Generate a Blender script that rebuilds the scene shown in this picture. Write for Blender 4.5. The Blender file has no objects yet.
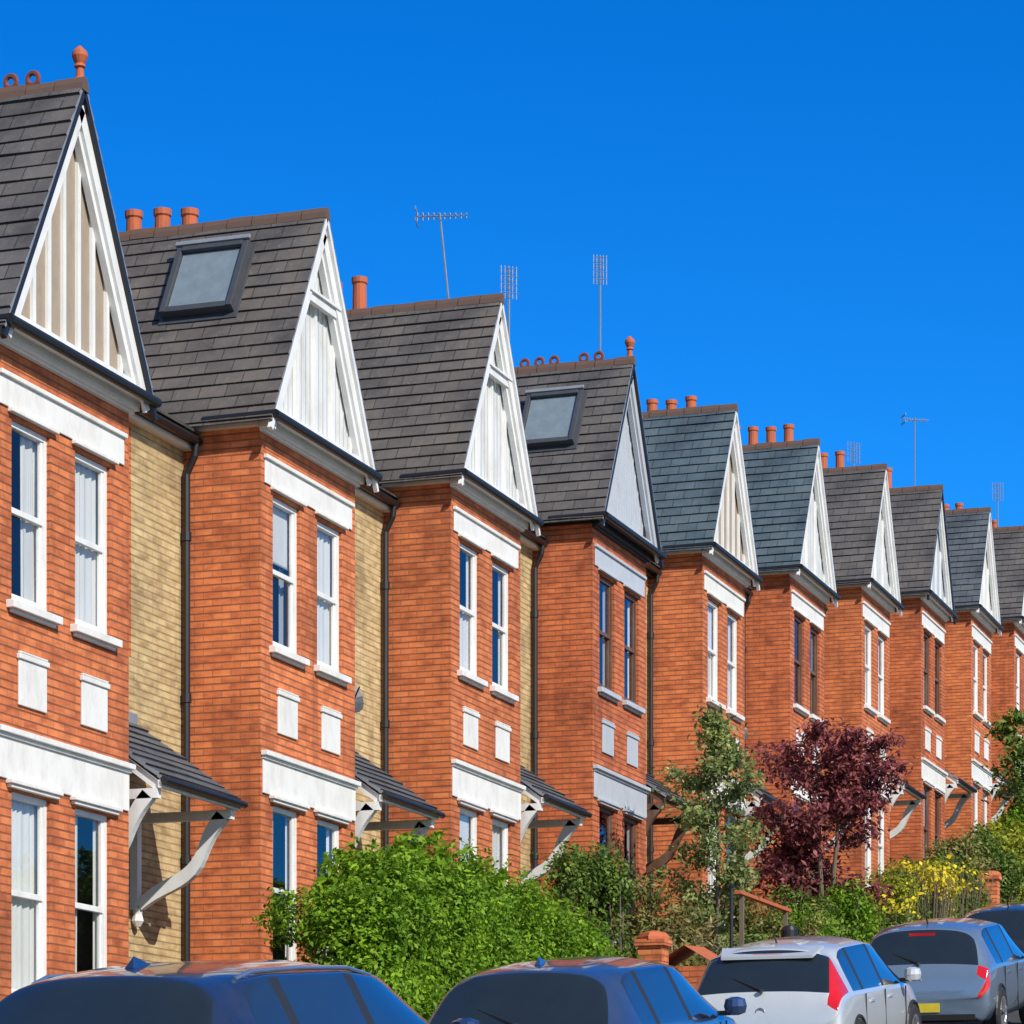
import bpy, math, random
import numpy as np
from mathutils import Vector, Matrix
random.seed(7); np.random.seed(7)
R_=random.Random(11)
scene=bpy.context.scene

# ---------------------------------------------------------------- materials
def newmat(name):
    m=bpy.data.materials.new(name); m.use_nodes=True
    nt=m.node_tree; b=nt.nodes["Principled BSDF"]
    return m,nt,b
def N(nt,t,**kw):
    n=nt.nodes.new(t)
    for k,v in kw.items(): setattr(n,k,v)
    return n
def L(nt,a,b): nt.links.new(a,b)
def mth(nt,op,a,b=None,c=None):
    n=N(nt,'ShaderNodeMath',operation=op)
    for i,v in enumerate((a,b,c)):
        if v is None: continue
        if hasattr(v,'links'): L(nt,v,n.inputs[i])
        else: n.inputs[i].default_value=v
    return n.outputs[0]
def mixc(nt,fac,a,b,mode='MIX'):
    n=N(nt,'ShaderNodeMix',data_type='RGBA',blend_type=mode)
    for sock,val in ((0,fac),(6,a),(7,b)):
        if hasattr(val,'links'): L(nt,val,n.inputs[sock])
        elif isinstance(val,tuple): n.inputs[sock].default_value=(*val,1) if len(val)==3 else val
        else: n.inputs[sock].default_value=val
    return n.outputs[2]
def noise(nt,scale,detail=4,rough=.6,vec=None):
    n=N(nt,'ShaderNodeTexNoise'); n.inputs['Scale'].default_value=scale
    n.inputs['Detail'].default_value=detail; n.inputs['Roughness'].default_value=rough
    if vec is None:
        tc=N(nt,'ShaderNodeTexCoord'); vec=tc.outputs['Object']
    L(nt,vec,n.inputs['Vector']); return n
def ramp(nt,fac,stops):
    r=N(nt,'ShaderNodeValToRGB'); e=r.color_ramp.elements
    e[0].position=stops[0][0]; e[0].color=(*stops[0][1],1)
    e[1].position=stops[-1][0]; e[1].color=(*stops[-1][1],1)
    for p,c in stops[1:-1]:
        x=e.new(p); x.color=(*c,1)
    L(nt,fac,r.inputs[0]); return r.outputs[0]
def bump(nt,b,h,strength=.4,dist=.01):
    n=N(nt,'ShaderNodeBump'); n.inputs['Strength'].default_value=strength; n.inputs['Distance'].default_value=dist
    L(nt,h,n.inputs['Height']); L(nt,n.outputs[0],b.inputs['Normal'])

def brick_mat(name,c1,c2,mort,bw=.225,rh=.079,ms=.007,bed=.72):
    m,nt,b=newmat(name)
    tc=N(nt,'ShaderNodeTexCoord')
    br=N(nt,'ShaderNodeTexBrick'); L(nt,tc.outputs['UV'],br.inputs['Vector'])
    br.inputs['Scale'].default_value=1; br.inputs['Brick Width'].default_value=bw
    br.inputs['Row Height'].default_value=rh; br.inputs['Mortar Size'].default_value=ms
    br.inputs['Mortar Smooth'].default_value=.3; br.inputs['Bias'].default_value=-.1
    br.inputs['Color1'].default_value=(*c1,1); br.inputs['Color2'].default_value=(*c2,1)
    br.inputs['Mortar'].default_value=(*mort,1)
    oi=N(nt,'ShaderNodeObjectInfo')
    tc2=tc.outputs['Object']
    off=N(nt,'ShaderNodeVectorMath',operation='MULTIPLY_ADD'); L(nt,tc2,off.inputs[0]); off.inputs[1].default_value=(1,1,1)
    cb=N(nt,'ShaderNodeCombineXYZ'); L(nt,mth(nt,'MULTIPLY',oi.outputs['Random'],40.0),cb.inputs[0]); L(nt,cb.outputs[0],off.inputs[2])
    pos=off.outputs[0]
    n1=noise(nt,.8,6,.68,pos); v1=ramp(nt,n1.outputs[0],[(.3,(.58,.55,.55)),(.5,(1,1,1)),(.72,(1.12,1.16,1.18))])
    c=mixc(nt,1.0,br.outputs[0],v1,'MULTIPLY')
    mp=N(nt,'ShaderNodeMapping'); mp.inputs['Scale'].default_value=(4.4,4.4,12.6); L(nt,pos,mp.inputs[0])
    n2=noise(nt,1.0,2,.5,mp.outputs[0]); v2=ramp(nt,n2.outputs[0],[(.27,(.60,.55,.57)),(.5,(1,1,1)),(.73,(1.16,1.24,1.28))])
    c=mixc(nt,.85,c,v2,'MULTIPLY')
    mp3=N(nt,'ShaderNodeMapping'); mp3.inputs['Scale'].default_value=(3.5,3.5,.35); L(nt,pos,mp3.inputs[0])
    n3=noise(nt,1.0,4,.6,mp3.outputs[0]); v3=ramp(nt,n3.outputs[0],[(.32,(.66,.63,.63)),(.5,(1,1,1))])
    c=mixc(nt,.75,c,v3,'MULTIPLY')
    sp=N(nt,'ShaderNodeSeparateXYZ'); L(nt,tc.outputs['UV'],sp.inputs[0])
    fr=mth(nt,'FRACT',mth(nt,'MULTIPLY',sp.outputs[1],1/rh))
    ln=mth(nt,'LESS_THAN',mth(nt,'ABSOLUTE',mth(nt,'SUBTRACT',mth(nt,'FRACT',mth(nt,'ADD',fr,.5)),.5)),.12)
    n4=noise(nt,2.2,3,.6,pos); lf=mth(nt,'MULTIPLY',ln,mth(nt,'MULTIPLY_ADD',n4.outputs[0],.9,bed-.45))
    c=mixc(nt,lf,c,tuple(x*.34+.01 for x in c2))
    # slight value difference from house to house
    hv=mth(nt,'MULTIPLY_ADD',oi.outputs['Random'],.16,.92)
    hc=N(nt,'ShaderNodeCombineXYZ'); [L(nt,hv,hc.inputs[i]) for i in range(3)]
    c=mixc(nt,1.0,c,hc.outputs[0],'MULTIPLY')
    L(nt,c,b.inputs['Base Color']); b.inputs['Roughness'].default_value=.9
    inv=mth(nt,'SUBTRACT',1,br.outputs['Fac'])
    bump(nt,b,mth(nt,'MULTIPLY_ADD',n2.outputs[0],.5,inv),.6,.012)
    return m
CR=.185
def tile_mat(name,c1,c2,joint=(.025,.024,.025),bw=.33,rough=.7,moss=.5):
    m,nt,b=newmat(name)
    tc=N(nt,'ShaderNodeTexCoord')
    br=N(nt,'ShaderNodeTexBrick'); L(nt,tc.outputs['UV'],br.inputs['Vector'])
    br.inputs['Scale'].default_value=1; br.inputs['Brick Width'].default_value=bw
    br.inputs['Row Height'].default_value=CR; br.inputs['Mortar Size'].default_value=.006
    br.inputs['Color1'].default_value=(*c1,1); br.inputs['Color2'].default_value=(*c2,1); br.inputs['Mortar'].default_value=(*joint,1)
    n1=noise(nt,1.3,6,.7); v1=ramp(nt,n1.outputs[0],[(.3,(.55,.53,.53)),(.5,(1,1,1)),(.7,(1.45,1.38,1.25))])
    c=mixc(nt,1.0,br.outputs[0],v1,'MULTIPLY')
    n2=noise(nt,14,4,.7); v2=ramp(nt,n2.outputs[0],[(.56,(0,0,0)),(.74,(1,1,1))])
    c=mixc(nt,mth(nt,'MULTIPLY',v2,moss),c,(.24,.21,.16))
    L(nt,c,b.inputs['Base Color']); b.inputs['Roughness'].default_value=rough
    bump(nt,b,n2.outputs[0],.25,.01)
    return m
def paint_mat(name,col,rough=.5,dirt=.35,dirtcol=(.35,.32,.27),scale=3.0):
    m,nt,b=newmat(name)
    tc=N(nt,'ShaderNodeTexCoord'); mp=N(nt,'ShaderNodeMapping'); mp.inputs['Scale'].default_value=(1.5,1.5,.6)
    L(nt,tc.outputs['Object'],mp.inputs[0])
    n=noise(nt,scale,6,.7,mp.outputs[0]); f=ramp(nt,n.outputs[0],[(.45,(0,0,0)),(.78,(1,1,1))])
    L(nt,mixc(nt,mth(nt,'MULTIPLY',f,dirt),col,dirtcol),b.inputs['Base Color'])
    b.inputs['Roughness'].default_value=rough
    n2=noise(nt,40,3,.6); bump(nt,b,n2.outputs[0],.12,.004)
    return m
def plain(name,col,rough=.5,metal=0,coat=0,spec=.5):
    m,nt,b=newmat(name)
    n=noise(nt,6,4,.6); v=ramp(nt,n.outputs[0],[(.3,(.86,.86,.86)),(.7,(1.08,1.08,1.08))])
    L(nt,mixc(nt,1.0,col,v,'MULTIPLY'),b.inputs['Base Color'])
    b.inputs['Roughness'].default_value=rough; b.inputs['Metallic'].default_value=metal
    b.inputs['Coat Weight'].default_value=coat; b.inputs['Specular IOR Level'].default_value=spec
    return m
def leaf_mat(name,dark,mid,light,trans=.3,cs=2.2):
    m,nt,b=newmat(name)
    geo=N(nt,'ShaderNodeNewGeometry')
    c=ramp(nt,geo.outputs['Random Per Island'],[(0,dark),(.5,mid),(1,light)])
    n=noise(nt,cs,3,.6); v=ramp(nt,n.outputs[0],[(.33,(.55,.6,.55)),(.52,(1,1,1)),(.7,(1.4,1.3,1.1))])
    c=mixc(nt,1.0,c,v,'MULTIPLY')
    L(nt,c,b.inputs['Base Color']); b.inputs['Roughness'].default_value=.55; b.inputs['Specular IOR Level'].default_value=.2
    t=N(nt,'ShaderNodeBsdfTranslucent'); L(nt,c,t.inputs[0])
    mx=N(nt,'ShaderNodeMixShader'); mx.inputs[0].default_value=trans
    L(nt,b.outputs[0],mx.inputs[1]); L(nt,t.outputs[0],mx.inputs[2])
    L(nt,mx.outputs[0],nt.nodes['Material Output'].inputs[0])
    return m
def glass_mat(name,tint=(.93,.95,.95,1)):
    m,nt,b=newmat(name)
    g=N(nt,'ShaderNodeBsdfGlossy'); g.inputs['Roughness'].default_value=.02; g.inputs[0].default_value=(.95,.97,1,1)
    t=N(nt,'ShaderNodeBsdfTransparent'); t.inputs[0].default_value=tint
    geo=N(nt,'ShaderNodeNewGeometry')
    dp=N(nt,'ShaderNodeVectorMath',operation='DOT_PRODUCT'); L(nt,geo.outputs['Incoming'],dp.inputs[0]); L(nt,geo.outputs['Normal'],dp.inputs[1])
    co=mth(nt,'ABSOLUTE',dp.outputs['Value'])
    fr=mth(nt,'MULTIPLY_ADD',mth(nt,'POWER',mth(nt,'SUBTRACT',1,co),5.0),.92,.07)
    n=noise(nt,1.3,2,.5); bp=N(nt,'ShaderNodeBump'); bp.inputs['Strength'].default_value=.12; bp.inputs['Distance'].default_value=.03
    L(nt,n.outputs[0],bp.inputs['Height']); L(nt,bp.outputs[0],g.inputs['Normal'])
    mx=N(nt,'ShaderNodeMixShader'); L(nt,fr,mx.inputs[0]); L(nt,t.outputs[0],mx.inputs[1]); L(nt,g.outputs[0],mx.inputs[2])
    L(nt,mx.outputs[0],nt.nodes['Material Output'].inputs[0])
    return m

M={}
M['red']=brick_mat('red_brick',(.70,.205,.068),(.54,.138,.046),(.44,.16,.08))
M['red2']=brick_mat('red_brick_b',(.62,.165,.055),(.47,.115,.04),(.38,.13,.065))
M['stock']=brick_mat('stock_brick',(.62,.45,.22),(.50,.35,.16),(.46,.36,.22),bed=.5)
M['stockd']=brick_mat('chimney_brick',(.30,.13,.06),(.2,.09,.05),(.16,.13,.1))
M['tgrey']=tile_mat('roof_tile_grey',(.108,.100,.098),(.080,.074,.073),moss=.4)
M['tbrown']=tile_mat('roof_tile_brown',(.118,.104,.096),(.088,.079,.074),moss=.45)
M['slate']=tile_mat('roof_slate_blue',(.085,.122,.145),(.062,.092,.115),moss=.25,rough=.5)
M['slate2']=tile_mat('roof_slate_dark',(.095,.114,.13),(.068,.084,.10),moss=.3,rough=.55)
M['white']=paint_mat('white_paint',(.80,.80,.78),.45,.35)
M['cream']=paint_mat('cream_paint',(.72,.66,.52),.5,.4)
M['greyp']=paint_mat('grey_paint',(.50,.53,.57),.5,.4,(.3,.3,.3))
M['stone']=paint_mat('painted_stone',(.78,.77,.74),.7,.5,(.42,.38,.33))
M['rend']=paint_mat('pebble_render',(.36,.29,.22),.95,.5,(.22,.18,.14),8)
M['rendw']=paint_mat('white_board',(.70,.70,.67),.7,.65,(.38,.36,.31),3)
M['rendg']=paint_mat('grey_board',(.46,.50,.55),.7,.5,(.25,.26,.28),4)
M['black']=plain('black_gutter',(.014,.014,.016),.4)
M['terra']=paint_mat('terracotta',(.50,.12,.045),.8,.6,(.2,.08,.05),6)
M['crest']=paint_mat('dark_terracotta',(.20,.05,.03),.8,.5,(.08,.04,.03),6)
M['ridge']=paint_mat('ridge_tile',(.13,.075,.055),.9,.7,(.08,.07,.06),7)
M['brownw']=paint_mat('brown_frame',(.13,.06,.035),.5,.3)
M['glass']=glass_mat('window_glass')
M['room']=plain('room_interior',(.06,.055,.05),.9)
M['curtain']=paint_mat('net_curtain',(.62,.62,.60),.9,.25)
M['curtain2']=paint_mat('grey_curtain',(.30,.31,.33),.9,.2)
M['lead']=paint_mat('lead',(.20,.22,.25),.6,.5,(.32,.33,.35),5)
M['vframe']=plain('skylight_frame',(.06,.065,.075),.45)
M['vglass']=plain('skylight_glass',(.20,.25,.28),.1,0,1)
M['alu']=plain('aerial_metal',(.34,.36,.37),.45,.6)
M['door']=plain('door_paint',(.03,.06,.08),.35,0,.5)
M['bark']=paint_mat('bark',(.16,.125,.09),.95,.6,(.08,.06,.05),12)

# ---------------------------------------------------------------- mesh builder
class MB:
    def __init__(s): s.v=[];s.f=[];s.m=[];s.uv=[];s.keys=[]
    def mi(s,k):
        if k not in s.keys: s.keys.append(k)
        return s.keys.index(k)
    def poly(s,pts,k,uv=None,smooth=False):
        i=len(s.v); s.v+= [tuple(p) for p in pts]; s.f.append(tuple(range(i,i+len(pts)))); s.m.append(s.mi(k))
        if uv is None:
            a=Vector(pts[1])-Vector(pts[0]); b=Vector(pts[2])-Vector(pts[0]); n=a.cross(b)
            ax=max(range(3),key=lambda q:abs(n[q]))
            uv=[((p[1],p[2]) if ax==0 else (p[0],p[2]) if ax==1 else (p[0],p[1])) for p in pts]
        s.uv+=list(uv)
    def box(s,x0,x1,y0,y1,z0,z1,k):
        a=(x0,y0,z0);b=(x1,y0,z0);c=(x1,y1,z0);d=(x0,y1,z0);e=(x0,y0,z1);f=(x1,y0,z1);g=(x1,y1,z1);h=(x0,y1,z1)
        for q in ((a,b,f,e),(b,c,g,f),(c,d,h,g),(d,a,e,h),(e,f,g,h),(d,c,b,a)): s.poly(q,k)
    def beam(s,p,q,w,t,k,up=(0,0,1)):
        p=Vector(p);q=Vector(q);d=(q-p).normalized();u=Vector(up);sd=d.cross(u).normalized();u=sd.cross(d).normalized()
        sd*=t/2;u*=w/2
        A=[p-sd-u,p+sd-u,p+sd+u,p-sd+u];B=[x+(q-p) for x in A]
        for i in range(4):
            j=(i+1)%4; s.poly((A[i],A[j],B[j],B[i]),k)
        s.poly(A[::-1],k); s.poly(B,k)
    def ribbon(s,x,yz,w,t,k):
        """continuous curved timber of width w (in the yz plane), thickness t along x"""
        R=[]
        for i,(y,z) in enumerate(yz):
            y0,z0=yz[max(i-1,0)];y1,z1=yz[min(i+1,len(yz)-1)]
            d=Vector((y1-y0,z1-z0)).normalized(); nx,nz=-d.y,d.x
            ww=w[i] if hasattr(w,'__len__') else w
            R.append([(x-t/2,y+nx*ww/2,z+nz*ww/2),(x+t/2,y+nx*ww/2,z+nz*ww/2),(x+t/2,y-nx*ww/2,z-nz*ww/2),(x-t/2,y-nx*ww/2,z-nz*ww/2)])
        for a,b in zip(R,R[1:]):
            for j in range(4):
                l=(j+1)%4; s.poly((a[j],a[l],b[l],b[j]),k)
        s.poly(R[0],k); s.poly(R[-1],k)
    def tube(s,pts,rad,k,n=8):
        pts=[Vector(p) for p in pts]
        if not hasattr(rad,'__len__'): rad=[rad]*len(pts)
        rings=[]
        for i,p in enumerate(pts):
            d=(pts[min(i+1,len(pts)-1)]-pts[max(i-1,0)]).normalized()
            u=Vector((0,0,1)) if abs(d.z)<.9 else Vector((1,0,0))
            a=d.cross(u).normalized();b=d.cross(a).normalized()
            rings.append([p+(a*math.cos(2*math.pi*j/n)+b*math.sin(2*math.pi*j/n))*rad[i] for j in range(n)])
        for i in range(len(rings)-1):
            for j in range(n):
                l=(j+1)%n; s.poly((rings[i][j],rings[i][l],rings[i+1][l],rings[i+1][j]),k)
        s.poly(rings[0][::-1],k); s.poly(rings[-1],k)
    def lathe(s,c,prof,k,n=12,sc=1):
        c=Vector(c)
        rings=[[c+Vector((r*sc*math.cos(2*math.pi*j/n),r*sc*math.sin(2*math.pi*j/n),z*sc)) for j in range(n)] for r,z in prof]
        for i in range(len(rings)-1):
            for j in range(n):
                l=(j+1)%n; s.poly((rings[i][j],rings[i][l],rings[i+1][l],rings[i+1][j]),k)
        s.poly(rings[-1],k); s.poly(rings[0][::-1],k)
    def torus(s,c,R,r,k,axis='x',n=14,m=6):
        c=Vector(c)
        def P(i,j):
            a=2*math.pi*i/n;b=2*math.pi*j/m
            q=((R+r*math.cos(b))*math.cos(a),(R+r*math.cos(b))*math.sin(a),r*math.sin(b))
            return c+(Vector((q[2],q[0],q[1])) if axis=='x' else Vector((q[0],q[2],q[1])))
        for i in range(n):
            for j in range(m): s.poly((P(i,j),P(i+1,j),P(i+1,j+1),P(i,j+1)),k)
    def obj(s,name,parent=None,bevel=0,smooth=False):
        me=bpy.data.meshes.new(name); me.from_pydata(s.v,[],s.f)
        ul=me.uv_layers.new(name='UVMap'); ul.data.foreach_set('uv',np.array(s.uv,dtype=np.float32).ravel())
        for k in s.keys: me.materials.append(M[k])
        me.polygons.foreach_set('material_index',s.m)
        if smooth: me.polygons.foreach_set('use_smooth',[True]*len(s.f))
        me.validate(); me.update()
        o=bpy.data.objects.new(name,me); scene.collection.objects.link(o)
        if parent: o.parent=parent
        if bevel:
            import bmesh
            bm=bmesh.new(); bm.from_mesh(me); bmesh.ops.remove_doubles(bm,verts=bm.verts,dist=1e-5)
            bm.to_mesh(me); bm.free()
            b=o.modifiers.new('bevel','BEVEL'); b.width=bevel; b.segments=2; b.limit_method='ANGLE'
        return o
def empty(name,loc=(0,0,0)):
    e=bpy.data.objects.new(name,None); e.location=loc; e.empty_display_size=.2; scene.collection.objects.link(e); return e

# ---------------------------------------------------------------- terrain profile (x runs up the street)
SX=[-1200,-200,-60,-40,-26,-8.8,-2.6,0,6,12,18,24,30,36,42,48,54,60,80,100,140,1500]
SZ=[-3,-3,-2,-1.0,0,1.5,2.0,2.27,2.88,3.61,4.36,5.15,5.98,6.9,7.81,8.63,9.5,10.4,13,15,17,17]
def RZ(x): return float(np.interp(x,SX,SZ))
APEX=[12.34,12.95,13.68,14.43,15.22,16.05,16.97,17.88,18.68,19.5,20.35,21.2,22.0]

# ---------------------------------------------------------------- house
ZE=-2.70; HB=1.37; YB=.2; YR=1.14; XR=4.63; ZB=-10.9; ZM=-2.26
def wall_y(mb,y,x0,x1,z0,z1,ops,k,depth=.11):
    xs=sorted({x0,x1,*[o[0] for o in ops],*[o[1] for o in ops]}); zs=sorted({z0,z1,*[o[2] for o in ops],*[o[3] for o in ops]})
    for a,b in zip(xs,xs[1:]):
        for c,d in zip(zs,zs[1:]):
            mx,mz=(a+b)/2,(c+d)/2
            if any(o[0]<mx<o[1] and o[2]<mz<o[3] for o in ops): continue
            mb.poly(((a,y,c),(b,y,c),(b,y,d),(a,y,d)),k)
    for a,b,c,d in ops:
        Y=y+depth
        mb.poly(((a,y,c),(a,Y,c),(a,Y,d),(a,y,d)),k); mb.poly(((b,Y,c),(b,y,c),(b,y,d),(b,Y,d)),k)
        mb.poly(((a,y,d),(a,Y,d),(b,Y,d),(b,y,d)),k); mb.poly(((a,Y,c),(a,y,c),(b,y,c),(b,Y,c)),k)
def window(fr,gl,it,x0,x1,z0,z1,y,fk,mode):
    Y=y+.04
    w=.06
    fr.box(x0,x0+w,Y,Y+.07,z0,z1,fk); fr.box(x1-w,x1,Y,Y+.07,z0,z1,fk)
    fr.box(x0+w,x1-w,Y,Y+.07,z1-w,z1,fk); fr.box(x0+w,x1-w,Y-.015,Y+.07,z0,z0+.08,fk)
    zm=(z0+z1)/2+.02
    fr.box(x0+w,x1-w,Y+.01,Y+.06,zm-.028,zm+.028,fk)
    fr.box(x0+w,x0+w+.035,Y+.012,Y+.05,zm+.028,z1-w,fk); fr.box(x1-w-.035,x1-w,Y+.012,Y+.05,zm+.028,z1-w,fk)
    fr.box(x0+w,x0+w+.035,Y+.03,Y+.065,z0+.08,zm-.028,fk); fr.box(x1-w-.035,x1-w,Y+.03,Y+.065,z0+.08,zm-.028,fk)
    t1=R_.uniform(-.006,.006); t2=R_.uniform(-.006,.006)
    gl.poly(((x0+w,Y+.035-t1,zm),(x1-w,Y+.035+t1,zm),(x1-w,Y+.035+t1,z1-w),(x0+w,Y+.035-t1,z1-w)),'glass')
    gl.poly(((x0+w,Y+.052-t2,z0+.07),(x1-w,Y+.052+t2,z0+.07),(x1-w,Y+.052+t2,zm),(x0+w,Y+.052-t2,zm)),'glass')
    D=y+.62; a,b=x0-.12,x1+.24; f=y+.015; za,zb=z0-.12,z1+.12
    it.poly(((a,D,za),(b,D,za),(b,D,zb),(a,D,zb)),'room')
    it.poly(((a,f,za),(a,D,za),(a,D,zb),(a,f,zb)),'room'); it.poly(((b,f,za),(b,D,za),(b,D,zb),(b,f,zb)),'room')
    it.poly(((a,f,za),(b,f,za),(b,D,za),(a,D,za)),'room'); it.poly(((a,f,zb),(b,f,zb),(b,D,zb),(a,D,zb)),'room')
    def drape(xa,xb,za,zb,k,amp=.013,yy=.135,taper=0):
        n=max(6,int((xb-xa)/.02)); ph=R_.random()*6
        P=[(xa+(xb-xa)*i/n, y+yy+amp*math.sin(i*1.15+ph+math.sin(i*.37)*1.2)) for i in range(n+1)]
        for (p,q) in zip(P,P[1:]): it.poly(((p[0]+taper*.3,p[1],za),(q[0]+taper,q[1],za),(q[0],q[1],zb),(p[0],p[1],zb)),k)
    W=x1-x0; L0=x0-.02; R0=x1+.12
    if mode=='net': drape(L0,R0,z0+.02,z1-.02,'curtain')
    elif mode=='half': drape(L0,R0,z0+.02,zm,'curtain'); drape(x1-W*.25,R0,zm,z1,'curtain')
    elif mode=='sides': drape(L0,x0+W*.42,z0,z1,'curtain',taper=-.06); drape(x1-W*.14,R0,z0,z1,'curtain')
    elif mode=='grey': drape(L0,x0+W*.5,z0,z1,'curtain2'); drape(x1-W*.2,R0,z0,z1,'curtain2')
    elif mode=='blind':
        zb_=z0+(z1-z0)*R_.choice([.35,.5,.6]); it.poly(((L0,y+.13,zb_),(R0,y+.13,zb_),(R0,y+.13,z1),(L0,y+.13,z1)),'curtain'); it.box(L0,R0,y+.122,y+.14,zb_-.02,zb_,'curtain2')
        drape(x1-W*.2,R0,z0,zb_,'curtain2',yy=.2)
    elif mode=='right': drape(x0+W*.52,R0,z0,z1,'curtain',taper=.04)

def slab_roof(mb,p_top0,p_top1,p_bot0,k,c=CR):
    t0=Vector(p_top0);t1=Vector(p_top1);dn=Vector(p_bot0)-t0;Ls=dn.length;d=dn/Ls
    al=(t1-t0);La=al.length;a=al/La
    n=a.cross(d).normalized()
    if n.z<0: n=-n
    cnt=int(math.ceil(Ls/c)); seg=max(1,int(La/.66))
    for i in range(cnt):
        s0=i*c; s1=min((i+1)*c,Ls)
        lf=[.020+R_.uniform(-.008,.009) for _ in range(seg+1)]; js=[R_.uniform(-.006,.006) for _ in range(seg+1)]
        for q in range(seg):
            u0,u1=La*q/seg,La*(q+1)/seg
            A=t0+a*u0+d*s0+n*.002;B=t0+a*u1+d*s0+n*.002;C=t0+a*u1+d*(s1+js[q+1])+n*lf[q+1];D=t0+a*u0+d*(s1+js[q])+n*lf[q]
            mb.poly((A,B,C,D),k,[(u0,-s0),(u1,-s0),(u1,-s1),(u0,-s1)])
            C2=t0+a*u1+d*s1-n*.004;D2=t0+a*u0+d*s1-n*.004
            mb.poly((D,C,C2,D2),k,[(u0,-s1),(u1,-s1),(u1,-s1+.01),(u0,-s1+.01)])
        A=t0+d*s0+n*.002;B=t1+d*s0+n*.002;C=t1+d*s1+n*lf[-1];D=t0+d*s1+n*lf[0]
        for (p,q,r,s_) in ((A,D,D-n*.045,A-n*.03),(B,C,C-n*.045,B-n*.03)): mb.poly((p,q,r,s_),'lead')

def build_house(k,o):
    z=APEX[k]; H=empty('brick_house',(6*k-(.10 if k==0 else .13),0,z))
    red=o.get('red','red'); fk=o.get('frame','white'); roof=o['roof']; trim=o.get('trim','white'); st=o.get('stone','stone')
    wl=MB();fr=MB();gl=MB();it=MB()
    WX=[(-1.04,-.28),(.22,.97)]
    ops=[(a,b,-5.17,-3.47) for a,b in WX]+[(a,b,-8.85,-6.93) for a,b in WX]
    wall_y(wl,YB,-HB,HB,ZB,ZE,ops,red)
    wl.poly(((-HB,YR,ZB),(-HB,YB,ZB),(-HB,YB,ZE),(-HB,YR,ZE)),red)
    wl.poly(((HB,YB,ZB),(HB,YR,ZB),(HB,YR,ZE),(HB,YB,ZE)),red)
    wall_y(wl,YR,HB,3.3,-4.9,ZM,[(1.95,2.95,-4.42,-3.35)],red)
    wall_y(wl,YR,3.3,XR,-4.9,ZM,[],'stock')
    wall_y(wl,YR,HB,XR,ZB,-4.9,[(1.75,2.75,-9.6,-7.1)],'stock')
    ym,zr=5.1,-.42
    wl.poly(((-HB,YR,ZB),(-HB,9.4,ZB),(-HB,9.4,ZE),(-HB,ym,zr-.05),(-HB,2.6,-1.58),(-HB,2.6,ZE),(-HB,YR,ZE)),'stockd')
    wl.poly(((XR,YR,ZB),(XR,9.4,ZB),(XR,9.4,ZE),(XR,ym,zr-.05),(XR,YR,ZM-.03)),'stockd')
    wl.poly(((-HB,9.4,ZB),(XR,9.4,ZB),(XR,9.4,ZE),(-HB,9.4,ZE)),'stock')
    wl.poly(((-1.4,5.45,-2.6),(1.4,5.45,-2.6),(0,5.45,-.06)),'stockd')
    wl.obj('walls',H)
    modes=o['modes']
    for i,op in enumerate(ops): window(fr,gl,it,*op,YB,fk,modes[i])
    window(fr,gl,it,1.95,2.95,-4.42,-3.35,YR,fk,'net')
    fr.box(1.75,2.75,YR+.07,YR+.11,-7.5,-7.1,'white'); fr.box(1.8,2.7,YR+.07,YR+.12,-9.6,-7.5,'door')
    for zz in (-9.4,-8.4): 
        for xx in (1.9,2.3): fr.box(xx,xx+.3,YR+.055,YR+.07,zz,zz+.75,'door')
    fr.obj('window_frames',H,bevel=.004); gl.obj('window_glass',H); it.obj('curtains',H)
    s=MB()
    s.box(-1.28,1.24,YB-.02,YB-.001,-3.39,-3.12,st); s.box(-1.30,1.26,YB-.05,YB-.001,-3.12,-3.075,st)
    for a,b in WX:
        s.box(a-.08,b+.08,YB-.06,YB-.001,-3.43,-3.39,st)
        s.box(a-.1,b+.1,YB-.085,YB+.04,-5.25,-5.175,st)
        s.box(a-.05,b+.05,YB-.04,YB-.001,-5.285,-5.25,st)
        c=(a+b)/2
        s.box(c-.27,c+.27,YB-.025,YB-.001,-6.12,-5.69,st); s.box(c-.29,c+.29,YB-.045,YB-.001,-5.69,-5.64,st); s.box(c-.27,c+.27,YB-.038,YB-.001,-5.635,-5.615,st)
        s.box(a-.12,b+.12,YB-.08,YB-.001,-6.88,-6.84,st); s.box(a-.09,b+.09,YB-.055,YB-.001,-6.915,-6.88,st)
        s.box(a-.1,b+.1,YB-.085,YB+.04,-8.95,-8.86,st)
    s.box(-1.34,1.34,YB-.025,YB-.001,-6.84,-6.46,st); s.box(-1.35,1.35,YB-.05,YB-.001,-6.46,-6.425,st); s.box(-1.37,1.37,YB-.085,YB-.001,-6.425,-6.37,st)
    s.box(1.85,3.05,YR-.08,YR+.04,-4.53,-4.425,st)
    s.box(1.8,3.1,YR-.03,YR-.001,-3.35,-3.1,st)
    s.obj('stone_dressings',H,bevel=.007)
    e=MB()
    e.box(-HB-.05,HB+.05,YB-.10,YB-.001,ZE-.11,ZE-.02,trim)
    e.box(-HB-.03,HB+.03,YB-.05,YB-.001,ZE-.145,ZE-.11,trim)
    e.box(-HB-.08,-HB-.001,YB+.001,YR,ZE-.09,ZE-.02,trim); e.box(HB+.001,HB+.08,YB+.001,YR,ZE-.09,ZE-.02,trim)
    e.box(HB+.12,XR,YR-.12,YR-.001,ZM-.12,ZM-.03,trim)
    e.box(-1.42,1.42,.03,YR,ZE-.02,ZE+.02,trim)
    e.tube([(-1.52,-.04,ZE+.0),(1.54,-.04,ZE-.01)],.05,'black',10)
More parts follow.
